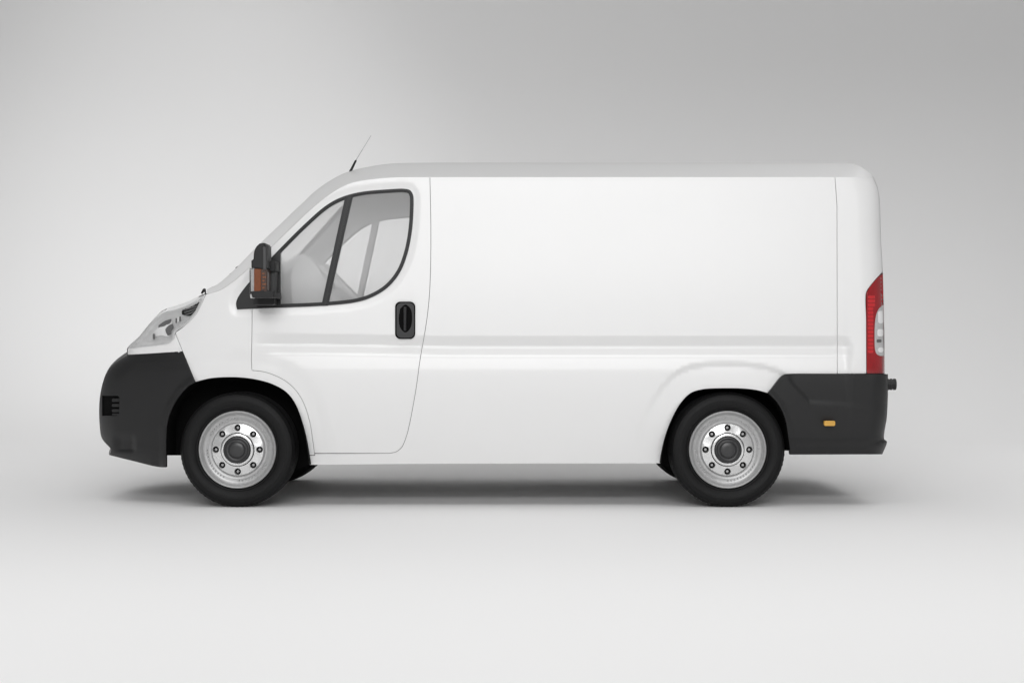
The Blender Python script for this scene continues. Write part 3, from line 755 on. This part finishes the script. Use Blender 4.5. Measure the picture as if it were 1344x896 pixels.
# ---- wheel wells, underbody
def well(arch, wall, name):
    mb = MB(); q = np.array(arch); a = P(q[:, 0], q[:, 1], np.full(len(q), .035)); b = a.copy(); b[:, 1] = .46
    # liner tube keeps its world shape straight back
    k = len(q); mb.add(np.concatenate([a, b]), [(i, i + 1, k + i + 1, k + i) for i in range(k - 1)])
    V, F = tri(np.array(wall, float), [], []); mb.add(P(V[:, 0], V[:, 1], np.full(len(V), .30)), F)
    # soft lip just inside the body edge
    c = P(q[:, 0], q[:, 1], g_side(q[:, 0], q[:, 1]) + .012); mb.add(np.concatenate([c, a]), [(i, i + 1, k + i + 1, k + i) for i in range(k - 1)])
    part(mb, name, 'void', custom=False)
fa = np.concatenate([[(218.6, 597), (219, 560), (227, 534), (240.5, 513.5), (256.5, 501)], f_arch[1:]])
well(fa, loop(dens([(217.5, 597.3), (217, 500), (256, 480), (406, 480), (412, 560), (406.5, 609.5), (389, 617.5), (382, 617.5), (340, 597.3)], 8)), 'wheel_arch_liner')
ra = np.concatenate([[(1036.8, 590), (1031, 550), (1020, 529)], r_arch])
well(ra, loop(dens([(1037, 591), (1037, 500), (880, 498), (866, 560), (866.8, 607.8), (884, 615.5), (892, 615.5), (930, 591)], 8)), 'wheel_arch_liner')
mb = MB()
def boxw(x0, x1, y0, y1, z0, z1):
    v = [(x, y, z) for x in (x0, x1) for y in (y0, y1) for z in (z0, z1)]
    mb.add(v, [(0, 1, 3, 2), (4, 6, 7, 5), (0, 4, 5, 1), (2, 3, 7, 6), (0, 2, 6, 4), (1, 5, 7, 3)])
boxw(-1.24, .92, .20, W - .20, .30, .42); boxw(-2.3, -1.30, .34, W - .34, .42, .60); boxw(.95, 2.15, .34, W - .34, .42, .60); boxw(-1.9, 1.5, .5, W - .5, .285, .36)
part(mb, 'underbody', 'under', both=False, custom=False)
for cx_ in (311.5, 955.5):
    mb = MB(); c = P(cx_, 590, .06); tube(mb, (c[0], .2, c[2]), (c[0], W - .2, c[2]), .04, .04, 12)
    part(mb, 'axle', 'void', both=False, custom=False)
# ---- wheels
def make_wheel(cu):
    c = P(cu, 590.0, .05); cx, cz = c[0], c[2]; RT = cz   # tyre touches the floor
    # steel disc
    mb = MB(); y = .03
    lathe(mb, [(.212, .20), (.214, .075), (.222, .063), (.228, .052), (.233, .049), (.2375, .053), (.239, .066)], cx, cz, 128)
    lathe(mb, [(.214, .075), (.210, .079), (.203, .081), (.196, .083), (.185, .090), (.174, .094), (.168, .093), (.1645, .087), (.162, .077), (.1600, .074), (.1585, .0725)], cx, cz, 128)
    # flat ring with eight stud holes
    ang = np.linspace(0, 2 * math.pi, 97)[:-1]; k_ = 1000.
    circ = lambda r, n=96, ox=0, oz=0: np.stack([ox + r * np.cos(np.linspace(0, 2 * math.pi, n + 1)[:-1]), oz + r * np.sin(np.linspace(0, 2 * math.pi, n + 1)[:-1])], -1) * k_
    holes = [circ(.0205, 20, .1345 * math.cos(R(45 * i)), .1345 * math.sin(R(45 * i))) for i in range(8)]
    V, F = tri(circ(.158), [circ(.1045)] + holes, [])
    rad = np.hypot(V[:, 0], V[:, 1]) / k_
    pts = np.stack([cx + V[:, 0] / k_, .061 + .0105 * np.clip((rad - .101) / .057, 0, 1) ** 2, cz + V[:, 1] / k_], -1)
    ff = [tuple(f) if np.cross(pts[f[1]] - pts[f[0]], pts[f[2]] - pts[f[0]])[1] < 0 else tuple(reversed(f)) for f in F]
    disc = MB(); disc.add(pts, ff)
    for i in range(8):
        ox, oz = .1345 * math.cos(R(45 * i)), .1345 * math.sin(R(45 * i))
        lathe(mb, [(.0208, .0662), (.0192, .072), (.0192, .10)], cx + ox, cz + oz, 20)
    # pressed beads round the dish
    for i in range(60):
        a = 2 * math.pi * (i + .3) / 60
        if (i % 15) < 11:
            px, pz = cx + .194 * math.cos(a), cz + .194 * math.sin(a); tube(mb, (px, .088, pz), (px, .077, pz), .0065, .0035, 8)
    wh = mb.build('wheel', M['steel'], None, False, 30)
    disc.build('hub_disc', M['hubdisc'], wh, False, 30)
    mb = MB(); lathe(mb, [(.1005, .085), (.1, .060), (.0995, .050), (.097, .044), (.092, .042), (.085, .043), (.082, .047), (.080, .06)], cx, cz, 96); mb.build('hub_ring', M['bright'], wh, False, 40)
    mb = MB(); lathe(mb, [(.0, .1), (.16, .1)], cx, cz, 48); mb.build('stud_hole_backing', M['void'], wh, False)  # black disc added behind the stud holes, painting their depth dark
    mb = MB(); lathe(mb, [(.082, .062), (.080, .046), (.077, .040), (.072, .039), (.066, .046), (.056, .048), (.050, .044), (.047, .036), (.043, .033), (.02, .0325), (.0001, .0325)], cx, cz, 64)
    mb.build('hub_cap', M['cap'], wh, False, 50)
    for i in range(8):
        ox, oz = .1345 * math.cos(R(45 * i)), .1345 * math.sin(R(45 * i)); mb = MB()
        lathe(mb, [(.0115, .10), (.0110, .080), (.008, .075), (.0001, .075)], cx + ox, cz + oz, 6)
        mb.build('lug_nut', M['nut'], wh, False, 20)
    mb = MB()
    pr = [(.236, .10), (.239, .066), (.243, .060), (.249, .055), (.252, .0545), (.254, .057), (.258, .052), (.272, .043), (.288, .038), (.3, .0375), (.3005, .0355), (.304, .0355), (.3045, .038), (.318, .041), (.330, .047), (.3305, .0450), (.336, .0475), (.3365, .0505), (.346, .061), (.353, .075), (RT - .004, .088), (RT, .10)]
    for k in range(4):
        y0 = .115 + k * .034; pr += [(RT, y0), (RT - .008, y0 + .001), (RT - .008, y0 + .007), (RT, y0 + .008)]
    pr += [(RT, .245), (RT - .006, .262), (.335, .285), (.29, .295), (.25, .285), (.236, .25)]
    lathe(mb, pr, cx, cz, 144)
    # shoulder blocks cut into the tread edge
    for i in range(72):
        a = 2 * math.pi * i / 72; r0, r1 = .348, RT - .001
        p = lambda r, y, d: (cx + r * math.cos(a + d), y, cz + r * math.sin(a + d))
        v = [p(.346, .0600, -.028), p(.346, .0600, .010), p(.354, .0735, .010), p(.354, .0735, -.028), p(.346, .075, -.028), p(.346, .075, .010), p(.352, .080, .010), p(.352, .080, -.028)]
        mb.add(v, [(0, 1, 2, 3), (0, 3, 7, 4), (1, 5, 6, 2), (0, 4, 5, 1), (3, 2, 6, 7)])
    # small arc ribs on the sidewall
    for arc, (a0, a1) in enumerate(((50, 130), (230, 310), (160, 195), (-15, 20))):
        for j in range(int((a1 - a0) / 3.2)):
            if j % 5 == 4: continue
            a = R(a0 + j * 3.2); r = .279; p = Vector((cx + r * math.cos(a), .0405, cz + r * math.sin(a)))
            q = Vector((cx + (r + .014) * math.cos(a + .012), .038, cz + (r + .014) * math.sin(a + .012)))
            tube(mb, p, q, .0022, .0018, 4)
    mb.build('tyre', M['rubber'], wh, False, 45)
    PARTS.append((wh, True)); return wh
make_wheel(311.3); make_wheel(955.3)

# ------------------------------------------------------------------ mirrored far-side parts and parenting
bpy.context.view_layer.update()
off = Vector(van.location)
for o, both in list(PARTS):
    if both:
        kids = [k for k in COL.objects if k.parent == o]
        c = o.copy(); COL.objects.link(c); c.parent = van; c.scale = (1, -1, 1); c.location = (0, W - off.y, 0)
        for k in kids:
            d = k.copy(); COL.objects.link(d); d.parent = c
    o.parent = van; o.location = (0, -off.y, 0)
bpy.data.objects.remove(root)
